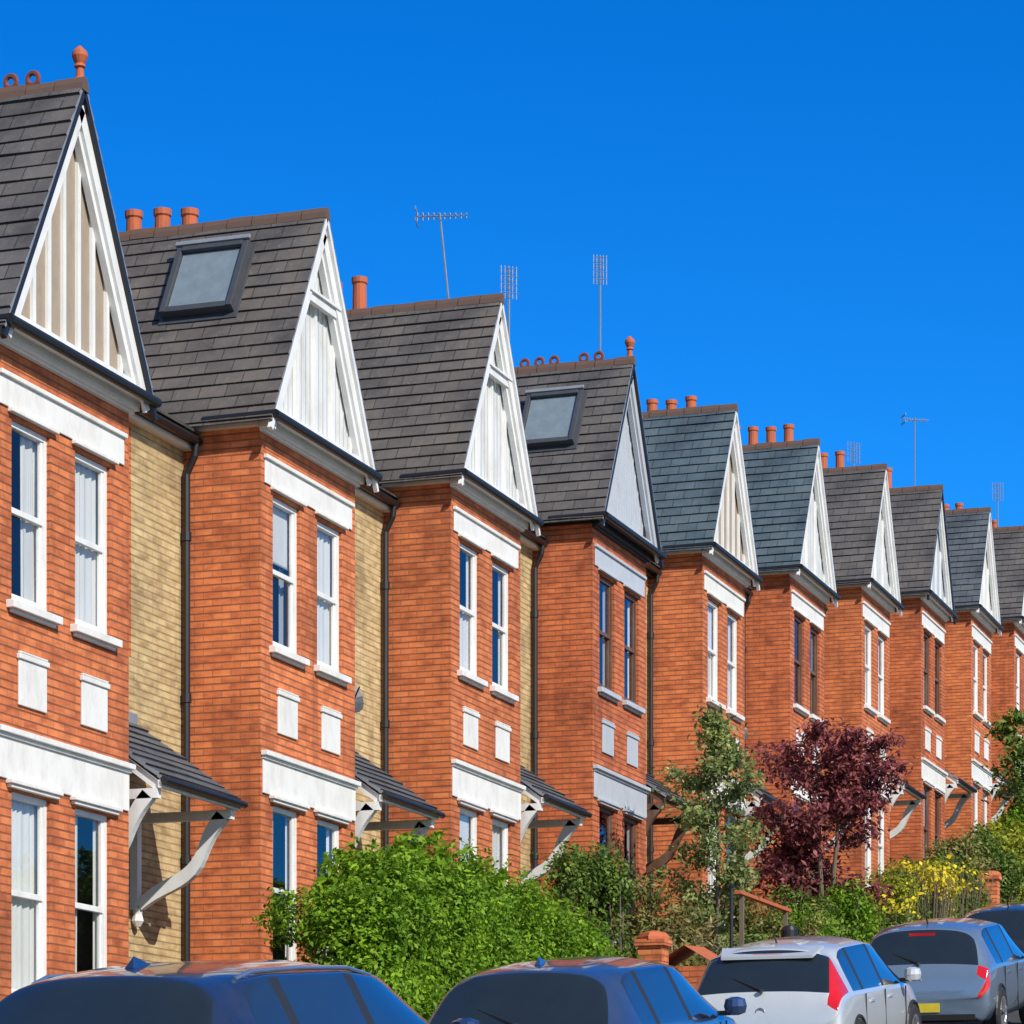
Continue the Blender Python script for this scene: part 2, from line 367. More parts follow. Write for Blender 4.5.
    for sx in (-1,1):
        e.tube([(sx*1.50,-.04,ZE),(sx*1.50,YR-.3,ZE-.01)],.05,'black',10)
    e.tube([(1.5,.95,ZM-.02),(XR,.95,ZM-.03)],.05,'black',10); e.box(1.5,XR,.99,1.01,ZM-.07,ZM+.03,'black')
    x=XR-.10;y=YR-.07
    e.tube([(x,.95,ZM-.05),(x,.97,ZM-.2),(x,y,ZM-.4),(x,y,ZB+.3)],.042,'black',10)
    for zz in (-3.4,-5.2,-7.0,-8.8): e.tube([(x,y,zz),(x,y,zz+.1)],.056,'black',10)
    if k in (0,3,5):
        e.tube([(1.47,.9,ZE-.05),(1.43,1.0,-3.0),(1.43,1.05,-5.5)],.025,'black',8)
    e.obj('eaves_and_gutters',H)
    if k in (1,4):   # satellite dish
        c=MB(); cx,cyy,cz_=1.62,.45,-5.3
        c.tube([(HB,.6,cz_-.05),(cx,.55,cz_-.05),(cx,cyy,cz_)],.018,'black',6)
        nrm=Vector((-.4,-.8,.45)).normalized(); u=nrm.cross(Vector((0,0,1))).normalized(); v=u.cross(nrm)
        rings=[]
        for r,dd in ((.0,0),(.1,.012),(.2,.04),(.27,.075)):
            rings.append([Vector((cx,cyy,cz_))+u*(r*.9*math.cos(t))+v*(r*math.sin(t))+nrm*dd for t in np.linspace(0,2*math.pi,17)[:-1]])
        for A,B in zip(rings,rings[1:]):
            for i in range(16): c.poly((A[i],A[(i+1)%16],B[(i+1)%16],B[i]),'vframe')
        c.tube([Vector((cx,cyy,cz_))-v*.2,Vector((cx,cyy,cz_))+nrm*.3-v*.05],.01,'black',6)
        c.obj('satellite_dish',H)
    r=MB()
    hw=1.56; sl=-2.78
    for sx in (-1,1): slab_roof(r,(0,-.02,.0),(0,5.5,.0),(sx*hw,-.02,sl),roof)
    zf=ZM+.05; slope=(zr-zf)/(ym-.93)
    slab_roof(r,(1.2,ym,zr),(XR,ym,zr),(1.2,.93,zf),roof)
    slab_roof(r,(-HB,ym,zr),(1.2,ym,zr),(-HB,2.6,zf+slope*(2.6-.93)),roof)
    slab_roof(r,(-HB,ym,zr),(XR,ym,zr),(-HB,9.55,ZE),roof)
    y=-.03
    while y<5.4:
        j=R_.uniform(-.010,.010); l=.3
        P=[(-.075,-.10),(-.06,-.03),(-.028,.03),(.028,.03),(.06,-.03),(.075,-.10)]
        for (p,q) in zip(P,P[1:]): r.poly(((p[0],y,p[1]+j),(q[0],y,q[1]+j),(q[0],y+l,q[1]+j),(p[0],y+l,p[1]+j)),'ridge')
        r.poly([(p[0],y,p[1]+j) for p in P],'ridge')
        r.poly([(p[0]*1.06,y+l,p[1]+j+.006) for p in P],'ridge')
        y+=l+.012
    x=-HB
    while x<XR-.2:
        r.beam((x,ym,zr+.03),(x+.3,ym,zr+.03),.05,.16,'ridge'); x+=.312
    vk=o.get('verge','white')
    for sx in (-1,1):
        r.beam((0,.0,-.095),(sx*hw,.0,sl-.095),.055,.05,vk)
    r.obj('roof',H)
    g=MB(); pk=o['panel']; bk=o.get('batten',trim); gt=o.get('gtrim',trim)
    hw2=1.42
    def zx(x): return -.10-abs(x)/hw2*(2.55)
    g.poly(((-hw2,.15,-2.68),(hw2,.15,-2.68),(0,.15,-.08)),pk)
    for sx in (-1,1):
        bw=o.get('bargew',.17)
        g.beam((0,.032,-.24),(sx*1.455,.032,-2.80),bw,.035,gt)
        g.beam((0,.085,-.42),(sx*1.27,.085,-2.70),.09,.07,gt)
    g.box(-1.40,1.40,.055,.149,-2.67,-2.55,gt)
    g.box(-1.43,1.43,.0,.1,-2.69,-2.67,gt)
    if o.get('collar'):
        zc=-1.02; xw=(-.2-zc)/2.62*hw2
        g.box(-xw,xw,.03,.09,zc-.10,zc,gt)
        g.box(-xw-.03,xw+.03,.0,.05,zc,zc+.03,gt)
    nb=o.get('nb',7)
    for i in range(nb):
        xb=-1.05+2.1*i/(nb-1)
        zt=zx(xb)-.2
        if zt>-2.45: g.box(xb-.03,xb+.03,.115,.149,-2.55,zt,bk)
    if o.get('board'):
        xb=-1.12
        while xb<1.12:
            zt=zx(xb)-.1
            if zt>-2.45: g.box(xb-.007,xb+.007,.140,.151,-2.55,zt,'greyp')
            xb+=.125
    if o.get('finial'):
        g.lathe((0.05,.06,0),[(.09,-.04),(.10,.03),(.06,.08),(.05,.2),(.08,.22),(.065,.26),(.085,.3),(.11,.36),(.10,.42),(.05,.47),(.02,.5)],'terra',14,sc=.72)
    g.obj('gable',H)
    if o.get('crest'):
        c=MB()
        for i in range(o['crest'][0],o['crest'][1]):
            if i%4==3 and k: continue
            yy=.3+i*.24
            c.torus((0,yy,.085),.06,.027,'crest','x')
        c.obj('ridge_cresting',H)
    if o.get('sky'):
        yc,t=o['sky']; c=MB(); d=Vector((-hw,0,sl)).normalized()
        n=Vector((-abs(sl),0,abs(hw))).normalized(); a=Vector((0,1,0))
        ce=Vector((0,yc,0))+d*(3.25*t)
        w,h=.45,.52
        def P(u,v,q): return ce+a*u+d*v+n*q
        def ob(u0,u1,v0,v1,q0,q1,kk):
            A=[P(u0,v0,q0),P(u1,v0,q0),P(u1,v1,q0),P(u0,v1,q0)];B=[P(u0,v0,q1),P(u1,v0,q1),P(u1,v1,q1),P(u0,v1,q1)]
            c.poly(A[::-1],kk);c.poly(B,kk)
            for i in range(4): c.poly((A[i],A[(i+1)%4],B[(i+1)%4],B[i]),kk)
        ob(-w-.04,w+.04,-h-.04,h+.08,.0,.03,'vframe')
        ob(-w,-w+.07,-h,h,.03,.15,'vframe');ob(w-.07,w,-h,h,.03,.15,'vframe')
        ob(-w+.07,w-.07,-h,-h+.1,.03,.16,'vframe');ob(-w+.07,w-.07,h-.08,h,.03,.14,'vframe')
        ob(-w+.07,w-.07,-h+.1,h-.08,.06,.10,'vglass')
        ob(-w-.02,w+.02,-h-.03,-h+.03,.145,.18,'lead')
        c.obj('skylight',H,bevel=.006)
    cy=o.get('cy',4.4); cz=o.get('cz',0)-.32; c=MB(); xc=-HB+.13
    nP=o.get('np',3); hl=.24*nP
    c.box(xc-.3,xc+.3,cy-hl,cy+hl,-2.2,.72+cz,'red2'); c.box(xc-.35,xc+.35,cy-hl-.05,cy+hl+.05,.72+cz,.80+cz,'red2'); c.box(xc-.4,xc+.4,cy-hl-.09,cy+hl+.09,.80+cz,.88+cz,'red2'); c.box(xc-.3,xc+.3,cy-hl,cy+hl,.88+cz,.95+cz,'lead')
    for i in range(nP):
        yy=cy+(i-(nP-1)/2)*.42
        hh=.62+R_.uniform(-.05,.06)
        c.lathe((xc+R_.uniform(-.02,.02),yy,.93+cz),[(.14,0),(.115,.05),(.105,hh-.1),(.125,hh-.08),(.125,hh),(.09,hh),(.08,hh-.08)],'terra',14)
    c.obj('chimney',H)
    c=MB(); pk2='slate2'; wk=o.get('pk','white')
    xa,xb=1.5,3.4; yf=-.10; zt=-5.60; zb_=-6.48
    slab_roof(c,(xa,YR,zt),(xb,YR,zt),(xa,yf,zb_),pk2)
    c.box(xa,xb,YR-.03,YR-.001,zt-.02,zt+.10,'lead')
    c.poly(((xa,YR,zt-.05),(xb,YR,zt-.05),(xb,yf+.02,zb_-.05),(xa,yf+.02,zb_-.05)),wk)
    c.box(xa,xb,yf+.0,yf+.04,zb_-.11,zb_-.03,wk)
    c.tube([(xa-.02,yf-.04,zb_-.04),(xb+.03,yf-.04,zb_-.05)],.04,'black',8)
    for xx in (xa+.05,xb-.08):
        c.beam((xx,YR,zt-.10),(xx,yf+.05,zb_-.09),.09,.05,wk)
        c.box(xx-.045,xx+.045,yf+.05,YR,zb_-.21,zb_-.11,wk)
        c.box(xx-.05,xx+.05,YR-.09,YR-.001,-7.62,zb_-.21,wk)
        pts=[];ww=[]
        for i in range(17):
            t=i/16; a=t*math.pi/2
            yo=.55*t+.45*math.sin(a); zo=.55*t+.45*(1-math.cos(a))
            pts.append((YR-.10-yo*.98+.035*math.sin(t*9.4), -7.58+zo*.93+.02*math.sin(t*9.4))); ww.append(.11+.035*abs(math.sin(t*4.7)))
        c.ribbon(xx,pts,ww,.09,wk)
        c.lathe((xx,YR-.07,-7.80),[(.03,0),(.07,.06),(.05,.13),(.06,.2)],wk,8)
    c.obj('porch_canopy',H,bevel=0)
    return H

houses=[
 dict(roof='tgrey',panel='rend',batten='white',verge='black',finial=1,crest=(1,4),nb=8,gtrim='white',modes=['right','net','net','sides'],cz=0),
 dict(roof='tbrown',panel='rendw',board=1,collar=1,nb=5,sky=(1.25,.30),modes=['blind','net','sides','half']),
 dict(roof='tbrown',panel='rendw',board=1,collar=1,nb=5,modes=['half','sides','blind','net'],cz=0),
 dict(roof='tgrey',panel='rendg',board=1,nb=2,verge='black',gtrim='greyp',trim='black',stone='greyp',frame='brownw',sky=(1.1,.36),finial=1,crest=(1,8),modes=['grey','sides','none','grey'],pk='brownw',red='red2',cz=0),
 dict(roof='slate',panel='rend',batten='white',nb=7,modes=['net','half','net','net'],cz=0),
 dict(roof='slate',panel='rendw',board=1,nb=4,frame='brownw',modes=['none','grey','none','none'],cz=.0,red='red2'),
 dict(roof='tgrey',panel='rendw',board=1,nb=4,modes=['net','sides','net','net'],cz=.2,cy=4.5,np=4),
 dict(roof='tgrey',panel='rendg',nb=5,verge='black',modes=['half','none','net','none'],frame='brownw',cz=.15,cy=3.9,np=4,red='red2'),
 dict(roof='slate2',panel='rendw',nb=5,modes=['net','none','net','none'],cz=.15,cy=3.9),
 dict(roof='tgrey',panel='rendw',nb=5,modes=['net','half','net','none'],cz=.25,cy=4.0,red='red2'),
 dict(roof='tbrown',panel='rendw',nb=5,modes=['net','half','net','none'],cz=.25,cy=4.0),
 dict(roof='slate2',panel='rendw',nb=5,modes=['net','half','net','none'],cz=.3,red='red2'),
 dict(roof='tgrey',panel='rendw',nb=5,modes=['net','half','net','none'],cz=.3),
]
for k,o in enumerate(houses): build_house(k,o)

# ---------------------------------------------------------------- aerials
def aerial(x,y,z0,z1,lean=(0,0),yaw=0,n=9,kind='yagi',sz=1.0):
    m=MB(); top=Vector((lean[0],lean[1],z1-z0))
    m.tube([(0,0,-.5),tuple(top)],.02,'alu',6)
    a=Vector((math.cos(yaw),math.sin(yaw),0)); b=Vector((-math.sin(yaw),math.cos(yaw),0))
    t=top-Vector((0,0,.05))
    if kind=='yagi':
        m.tube([t-a*.45*sz,t+a*.55*sz],.012,'alu',6)
        for i in range(n):
            c=t+a*(-.45+i/(n-1))*sz; l=(.24-.10*i/(n-1))*sz
            m.tube([c-b*l,c+b*l],.008,'alu',4)
            m.tube([c-Vector((0,0,l*.35)),c+Vector((0,0,l*.35))],.006,'alu',4)
        for s_ in (-1,1): m.beam(t-a*.47*sz-b*.2+Vector((0,0,.1*s_)),t-a*.47*sz+b*.2+Vector((0,0,.1*s_)),.06,.01,'alu')
    else:
        for j in range(4):
            c=t-Vector((0,0,.14*j)); 
            for s_ in (-1,1): m.tube([c-a*.28*sz+b*.1*s_,c+a*.28*sz+b*.1*s_],.007,'alu',4)
            for q in (-.28,-.14,0,.14,.28): m.tube([c+a*q*sz-Vector((0,0,.07)),c+a*q*sz+Vector((0,0,.07))],.006,'alu',4)
        m.tube([t-Vector((0,0,.5)),t],.014,'alu',5)
    o=m.obj('tv_aerial'); o.location=(x,y,z0)
aerial(22.63,4.6,APEX[4]+.7,18.6,(-.18,.28),math.radians(-75),10,'yagi',.85)
aerial(22.63,3.68,APEX[4]+.2,17.6,(0,0),math.radians(-50),8,'grid',.5)
aerial(28.63,3.95,APEX[5]+.7,19.6,(0,0),math.radians(-60),8,'grid',.45)
aerial(58.63,4.1,APEX[10]+.7,23.9,(0,0),math.radians(-60),8,'yagi',.7)
aerial(52.63,4.5,APEX[9]+.7,21.8,(0,0),math.radians(-40),8,'grid',.7)
aerial(64.63,2.8,APEX[11]+.0,23.3,(0,0),math.radians(-60),8,'grid',.6)

# ---------------------------------------------------------------- ground, road, pavements
def strip(name,y0,y1,dz,mat,x0=-1200,x1=1500,side=None):
    m=MB()
    fine=sorted(set(SX)|set(np.arange(-60,140,4).tolist()))
    fine=[x for x in fine if x0<=x<=x1]
    for a,b in zip(fine,fine[1:]):
        za,zb=RZ(a)+dz,RZ(b)+dz
        m.poly(((a,y0,za),(b,y0,zb),(b,y1,zb),(a,y1,za)),mat)
        if side:
            for yy in side: m.poly(((a,yy,za-.3),(b,yy,zb-.3),(b,yy,zb),(a,yy,za)),mat)
    return m.obj(name)
def surf(name,c1,c2,sc,rough=.9):
    m,nt,b=newmat(name); n=noise(nt,sc,8,.7); n2=noise(nt,sc*.05,4,.6)
    c=ramp(nt,n.outputs[0],[(.35,c1),(.65,c2)]); v=ramp(nt,n2.outputs[0],[(.3,(.75,.75,.75)),(.7,(1.15,1.15,1.15))])
    L(nt,mixc(nt,1.0,c,v,'MULTIPLY'),b.inputs['Base Color']); b.inputs['Roughness'].default_value=rough; bump(nt,b,n.outputs[0],.4,.01); return m
M['grass']=surf('ground_soil_grass',(.05,.075,.02),(.10,.085,.045),6)
M['asphalt']=surf('asphalt',(.04,.04,.042),(.065,.063,.06),60)
M['paving']=brick_mat('paving_slabs',(.30,.29,.27),(.25,.24,.22),(.12,.11,.1),.6,.6,.01,.45)
M['kerb']=surf('kerb_stone',(.25,.25,.24),(.33,.32,.30),30)
M['linep']=plain('road_paint',(.75,.75,.72),.7)
strip('ground',-1000,1000,0.0,'grass')
strip('road',-12.4,-4.2,.006,'asphalt',-200,300)
strip('pavement',-4.05,-2.5,.125,'paving',-200,300,(-4.05,-2.5)); strip('pavement',-15.0,-12.55,.125,'paving',-200,300,(-12.55,-15.0))
strip('kerb',-4.2,-4.05,.12,'kerb',-200,300,(-4.2,)); strip('kerb',-12.55,-12.4,.12,'kerb',-200,300,(-12.4,))
m=MB()
for x in np.arange(-60,120,6.0):
    a,b=x,x+3; m.poly(((a,-8.35,RZ(a)+.02),(b,-8.35,RZ(b)+.02),(b,-8.25,RZ(b)+.02),(a,-8.25,RZ(a)+.02)),'linep')
m.obj('road_marking')

for k in range(-1,12):
    m=MB(); x0=6*k-1.6; zg=RZ(x0+1.5); zb=RZ(x0)-.3
    m.box(x0+.2,x0+2.1,-2.45,-2.23,zb,zg+.5,'red'); m.box(x0+.2,x0+2.1,-2.49,-2.19,zg+.5,zg+.57,'kerb')
    zg2=RZ(x0+3.5)
    m.box(x0+2.1,x0+4.2,-2.449,-2.231,zb,zg2+.5,'red'); m.box(x0+2.1,x0+4.2,-2.489,-2.191,zg2+.5,zg2+.57,'kerb')
    if k in (2,6,8):
        xx=x0+.75; g=RZ(xx); h={2:1.5,6:1.5,8:1.6}[k]
        m.box(xx-.16,xx+.16,-2.50,-2.18,zb,g+h-.14,'red'); m.box(xx-.20,xx+.20,-2.54,-2.14,g+h-.14,g+h-.06,'red')
        m.lathe((xx,-2.34,g+h-.06),[(.22,0),(.22,.04),(.17,.09),(.05,.12)],'terra',4)
    m.obj('garden_wall')
for k in range(0,11):
    m=MB(); x=6*k+4.45; zg=RZ(x)
    m.box(x-.11,x+.11,-2.1,1.0,zg-.4,zg+.9,'red2'); m.box(x-.14,x+.14,-2.1,1.0,zg+.9,zg+.96,'kerb')
    m.obj('garden_wall')
for k in range(0,11):
    m=MB(); x=6*k+2.1; z=APEX[k]-9.62
    for i in range(5): m.box(x-.6,x+.6,.9-.3*(i+1),1.12-.3*i if i else 1.12,RZ(x)-.5,z-.17*i,'kerb')
    m.obj('entrance_steps')

# ---------------------------------------------------------------- foliage
M['hedge']=leaf_mat('hedge_leaf',(.085,.19,.012),(.17,.32,.02),(.27,.43,.035),.35)
M['shrub']=leaf_mat('shrub_leaf',(.06,.12,.02),(.12,.20,.035),(.22,.30,.06),.3)
M['olive']=leaf_mat('olive_leaf',(.10,.12,.03),(.20,.21,.055),(.34,.30,.11),.3)
M['lime']=leaf_mat('lime_leaf',(.15,.20,.02),(.30,.34,.03),(.46,.48,.05),.35)
M['silver']=leaf_mat('tree_leaf',(.12,.18,.05),(.24,.31,.10),(.44,.47,.22),.35)
M['purple']=leaf_mat('purple_leaf',(.11,.03,.045),(.26,.07,.085),(.45,.16,.15),.35)
M['flower']=leaf_mat('yellow_flower',(.65,.5,.02),(.8,.64,.03),(.85,.72,.06),.3)
M['fern']=leaf_mat('fern_leaf',(.12,.22,.015),(.20,.36,.02),(.30,.48,.04),.4)
M['straw']=leaf_mat('dry_grass',(.22,.16,.07),(.34,.26,.12),(.45,.36,.18),.3)
def leafobj(name,pts,size,mat,parent=None,elong=1.6,upb=.35,outc=None):
    n=len(pts); P=np.array(pts)
    rng=np.random
    a=rng.normal(size=(n,3)); a/=np.linalg.norm(a,axis=1)[:,None]
    nn=rng.normal(size=(n,3)); nn[:,2]+=upb*2; 
    if outc is not None: nn+=outc*1.1
    nn/=np.linalg.norm(nn,axis=1)[:,None]
    a=a-nn*(a*nn).sum(1)[:,None]; a/=np.linalg.norm(a,axis=1)[:,None]
    b=np.cross(nn,a)
    s=size*rng.uniform(.6,1.3,size=(n,1))
    tip=P+a*s*elong*.5; base=P-a*s*elong*.5; l=P+b*s*.42+nn*s*.12; r=P-b*s*.42+nn*s*.12
    V=np.stack([base,r,tip,l],1).reshape(-1,3)
    me=bpy.data.meshes.new(name); me.vertices.add(4*n); me.vertices.foreach_set('co',V.astype(np.float32).ravel())
    me.loops.add(4*n); me.loops.foreach_set('vertex_index',np.arange(4*n,dtype=np.int32))
    me.polygons.add(n); me.polygons.foreach_set('loop_start',np.arange(0,4*n,4,dtype=np.int32)); me.polygons.foreach_set('loop_total',np.full(n,4,dtype=np.int32))
    me.materials.append(M[mat]); me.update(calc_edges=True); me.validate()
    o=bpy.data.objects.new(name,me); scene.collection.objects.link(o)
    if parent: o.parent=parent
    return o
def blob(c,r,n,shell=.45):
    d=np.random.normal(size=(n,3)); d/=np.linalg.norm(d,axis=1)[:,None]
    u=np.random.uniform(0,1,size=(n,1))**shell
    f=1+.16*np.sin(d[:,:1]*5+c[0]*3)*np.cos(d[:,1:2]*6+c[1]*5)+.12*np.sin(d[:,2:]*9+c[0])
    f=f+np.random.exponential(.07,size=(n,1))
    return np.array(c)+d*u*f*np.array(r), d
def bush(name,blobs,size,mat,dens=900,elong=1.6,shell=.35):
    e=empty(name,(0,0,0)); A=[];D=[]
    for (c,r) in blobs:
        n=int(dens*(r[0]*r[1]+r[0]*r[2]+r[1]*r[2])/3*4)
        p,d=blob(c,r,n,shell); A.append(p);D.append(d)
    P=np.concatenate(A);Dn=np.concatenate(D)
    leafobj('leaves',P,size,mat,e,elong,outc=Dn)
    m=MB()
    for (c,r) in blobs:
        g=RZ(c[0])-.1
        for i in range(3):
            q=Vector((c[0]+R_.uniform(-.6,.6)*r[0],c[1]+R_.uniform(-.5,.5)*r[1],c[2]+r[2]*.4))
            m.tube([(c[0]+R_.uniform(-.1,.1),c[1]+R_.uniform(-.1,.1),g),((c[0]+q.x)/2+.05,(c[1]+q.y)/2,(g+q.z)/2),q],[.03,.02,.006],'bark',6)
    m.obj('stems',e)
    return e
def hedge(x0,x1,yc,top,nblob=34,hw=.6):
    B=[]
    for i in range(nblob):
        t=(i+.5)/nblob; x=x0+(x1-x0)*t; zt=top(x)+R_.uniform(-.2,.12); g=RZ(x)
        h=zt-g; rr=R_.uniform(.30,.52)
        B.append(((x,yc+R_.uniform(-.25,.25),zt-rr),(rr*1.0,hw*R_.uniform(.8,1.1),rr)))
        B.append(((x+R_.uniform(-.2,.2),yc-hw*.3+R_.uniform(-.16,.08),g+h*.5),(.46,hw*.85,h*.5)))
        if i%3==0: B.append(((x+.1,yc-hw*.8,g+h*R_.uniform(.4,.75)),(.3,.28,.3)))
    return B
def htop(x):
    return float(np.interp(x,[1.8,2.2,2.9,3.8,5,6.5,8,9.5,11.0,12],[4.2,4.7,5.1,5.22,5.28,5.25,5.13,4.96,4.6,4.1]))
bush('hedge',hedge(2.1,11.0,-1.6,htop,32),.042,'hedge',3400,shell=.25)
P=[];D=[]
for i in range(90):
    x=R_.uniform(2.4,11); b=Vector((x,-1.6+R_.uniform(-.5,.3),htop(x)-.12)); dr=Vector((R_.uniform(-.3,.3),R_.uniform(-.3,.2),1)).normalized(); ln=R_.uniform(.15,.42)
    for j in range(14):
        p=b+dr*ln*j/13; P.append(p+Vector((R_.uniform(-.03,.03),R_.uniform(-.03,.03),0))); D.append((0,0,.3))
for i in range(28):
    x=R_.uniform(4.4,9.2); b=Vector((x,-1.1+R_.uniform(-.3,.3),htop(x)-.15)); dr=Vector((R_.uniform(-.6,.6),R_.uniform(-.6,.3),R_.uniform(.5,1))).normalized()
    ln=R_.uniform(.6,1.1)
    for j in range(60):
        t=R_.random(); p=b+dr*ln*t+Vector((0,0,-.35*t*t)); w=.14*(1-t*.7)
        P.append(p+Vector((R_.uniform(-w,w),R_.uniform(-w,w),R_.uniform(-.03,.03)))); D.append((0,0,.6))
e=empty('fern_plant'); leafobj('fronds',[tuple(p) for p in P],.06,'fern',e,2.2,outc=np.array(D))
def rb(cx,cy,g,h,w,n=6):
    B=[]
    for i in range(n):
        a=R_.uniform(0,6.28); q=R_.uniform(0,.6)*w; zz=g+h*R_.uniform(.4,.84); r=R_.uniform(.22,.42)*w
        B.append(((cx+math.cos(a)*q,cy+math.sin(a)*q,zz),(r,r,min(r*1.1,(g+h-zz)*1.0+.12))))
    B.append(((cx,cy,g+h*.4),(w*.62,w*.62,h*.42)))
    return B
bush('shrub',rb(12.4,-1.0,RZ(12.4),2.9,.95,12),.048,'shrub',2000)
SH=[(14.2,-1.5,1.5,.9,'olive'),(15.6,-1.2,2.4,.9,'olive'),(17.8,-2.0,1.3,1.0,'shrub'),(19.4,-1.3,2.1,1.1,'olive'),(20.6,-1.9,1.6,1.0,'hedge'),(22.0,-1.6,1.8,1.1,'shrub'),(23.8,-1.9,1.7,1.1,'hedge'),(25.8,-1.8,1.85,1.2,'lime'),(27.2,-2.1,1.95,1.2,'hedge'),(29.2,-2.0,2.0,1.3,'lime'),(31.2,-1.9,1.9,1.3,'shrub'),(33.5,-1.7,1.8,1.3,'olive'),(35.6,-1.6,2.2,1.2,'olive'),(37.5,-1.7,2.4,1.2,'shrub'),(39.6,-2.0,2.2,1.4,'lime'),(41.8,-2.0,2.3,1.5,'lime'),(44.5,-1.8,2.4,1.6,'hedge'),(48,-1.6,2.6,1.8,'shrub'),(52,-1.6,2.6,1.8,'olive'),
 (16.6,-2.2,1.0,.8,'shrub'),(24.9,-2.3,1.1,.9,'shrub'),(33.0,-2.3,1.2,1.0,'hedge'),(28.3,-2.4,1.2,.9,'shrub')]
for (x,y,h,w,mt) in SH:
    q=1 if x<26 else .8 if x<38 else .6
    bush('shrub',rb(x,y,RZ(x),h,w,8),.052/q**.5,mt,1450*q)
for gx,gy in ((14.6,-1.7),(19.9,-2.1),(34.3,-2.0)):
    P=[];D=[]
    for i in range(60):
        a=R_.uniform(0,6.28); ln=R_.uniform(.9,1.6)
        for j in range(14):
            t=j/13; P.append((gx+math.cos(a)*t*t*.7,gy+math.sin(a)*t*t*.5,RZ(gx)+ln*(t*1.25-.35*t*t)+.2)); D.append((0,0,0))
    e=empty('ornamental_grass'); leafobj('blades',P,.035,'straw',e,4,outc=np.array(D,dtype=float))
for (fx,fy,fz,n) in ((27.4,-2.6,1.95,650),(25.2,-2.3,1.7,200),(40.2,-2.7,2.15,650),(42.5,-2.7,2.25,350),(31,-2.5,1.85,150)):
    p,d=blob((fx,fy,RZ(fx)+fz-.25),(.9,.6,.36),n,.3); e=empty('flowering_plant'); leafobj('flowers',p,.085,'flower',e,1.1,outc=d)
    st=MB()
    for q in p[::4]: st.tube([(q[0]*.6+fx*.4,q[1]*.6+fy*.4,RZ(fx)+.3),tuple(q)],.006,'bark',4)
    st.obj('stems',e)

def tree(name,x,y,h,crown,mat,size,nl,clr=.13,trunk=.07,seed=1,low=.3,multi=1,nbr=22):
    rr=random.Random(seed); e=empty(name,(0,0,0)); m=MB(); g=RZ(x)-.1; ends=[]
    for t in range(multi):
        bx=x+rr.uniform(-.12,.12)*(multi>1); by=y+rr.uniform(-.12,.12)*(multi>1)
        lx=rr.uniform(-.4,.4)*(1 if multi>1 else .4); ly=rr.uniform(-.4,.4)*(1 if multi>1 else .4)
        tr=[Vector((bx+lx*q*q+rr.uniform(-.04,.04),by+ly*q*q+rr.uniform(-.04,.04),g+h*.93*q)) for q in np.linspace(0,1,9)]
        m.tube(tr,[trunk*(1-.88*i/8) for i in range(9)],'bark',8)
        nb=int(nbr/multi)+4
        for i in range(nb):
            q=low+(1-low)*(i+.5)/nb; k=q*8; j=int(min(k,7)); p=tr[j].lerp(tr[j+1],k-j)
            cw=crown(q)
            a=rr.uniform(0,6.28); ln=cw*rr.uniform(.5,1.05)
            d=Vector((math.cos(a),math.sin(a),rr.uniform(.3,.9)))
            mid=p+d*ln*.5+Vector((0,0,.05)); en=p+Vector((d.x*ln,d.y*ln,d.z*ln*.75))
            m.tube([p,mid,en],[trunk*.35*(1.1-q),trunk*.2*(1.1-q)+.004,.004],'bark',5)
            for s_ in (.45,.7,1.0):
                c=p.lerp(en,s_); ends.append(c)
                for _ in range(2):
                    tw=c+Vector((rr.uniform(-.3,.3),rr.uniform(-.3,.3),rr.uniform(-.1,.3)))*cw*.6
                    m.tube([c,tw],[.006,.003],'bark',4); ends.append(tw)
    m.obj('trunk_and_branches',e)
    per=nl//len(ends); A=[];D=[]
    for c in ends:
        r=clr*rr.uniform(.5,1.5)
        n=int(per*rr.uniform(.3,1.7)); d=np.random.normal(size=(n,3)); A.append(np.array(c)+d*r*np.array([1,1,.75])); D.append(d*.3)
    leafobj('leaves',np.concatenate(A),size,mat,e,1.8,outc=np.concatenate(D))
    return e
tree('eucalyptus_tree',17.3,-1.5,4.95,lambda q:.62*math.sin(min(1,(q-.1)*1.25)*math.pi)**.5+.14,'silver',.055,9000,.11,.055,3,.2,1,26)
tree('purple_leaf_tree',24.2,-1.5,4.5,lambda q:1.0*math.sin(min(1,(q-.15)*1.1)*math.pi)**.5+.12,'purple',.07,12500,.13,.07,5,.33,3,26)
tree('garden_tree',44.2,-1.3,5.3,lambda q:.5*math.sin(min(1,q)*math.pi)**.6+.1,'shrub',.09,2500,.15,.06,8,.3)

m=MB(); zg=RZ(16.8)
m.box(16.6,16.66,-2.08,-2.02,zg,zg+1.85,'bark'); m.box(16.4,19.4,-2.1,-2.0,zg+1.85,zg+1.9,'terra'); m.box(19.2,19.26,-2.08,-2.02,zg,zg+1.85,'bark')
m.obj('garden_arch')
m=MB(); x=13.2; g=RZ(x)
for q in (-1,1):
    m.poly(((x-.5,-2.3+.5*q,g+.95),(x+.5,-2.3+.5*q,g+1.0),(x+.5,-2.3,g+1.3),(x-.5,-2.3,g+1.25)),'terra')
m.box(x-.45,x+.45,-2.72,-1.88,g-.2,g+.97,'red2')
m.obj('bin_store')
m=MB(); g=RZ(13.2); m.lathe((12.9,-3.7,g+.12),[(.11,0),(.11,.95),(.085,1.03),(.11,1.06),(.115,1.1),(.115,1.3),(.09,1.35),(.03,1.37)],'black',16); m.obj('bollard')
m=MB(); g=RZ(9.6)+.12; m.tube([(9.6,-3.8,g),(9.6,-3.8,g+2.0)],.025,'black',10); m.lathe((9.6,-3.8,g+1.98),[(.035,0),(.04,.03),(.01,.06)],'black',10); m.obj('sign_post')

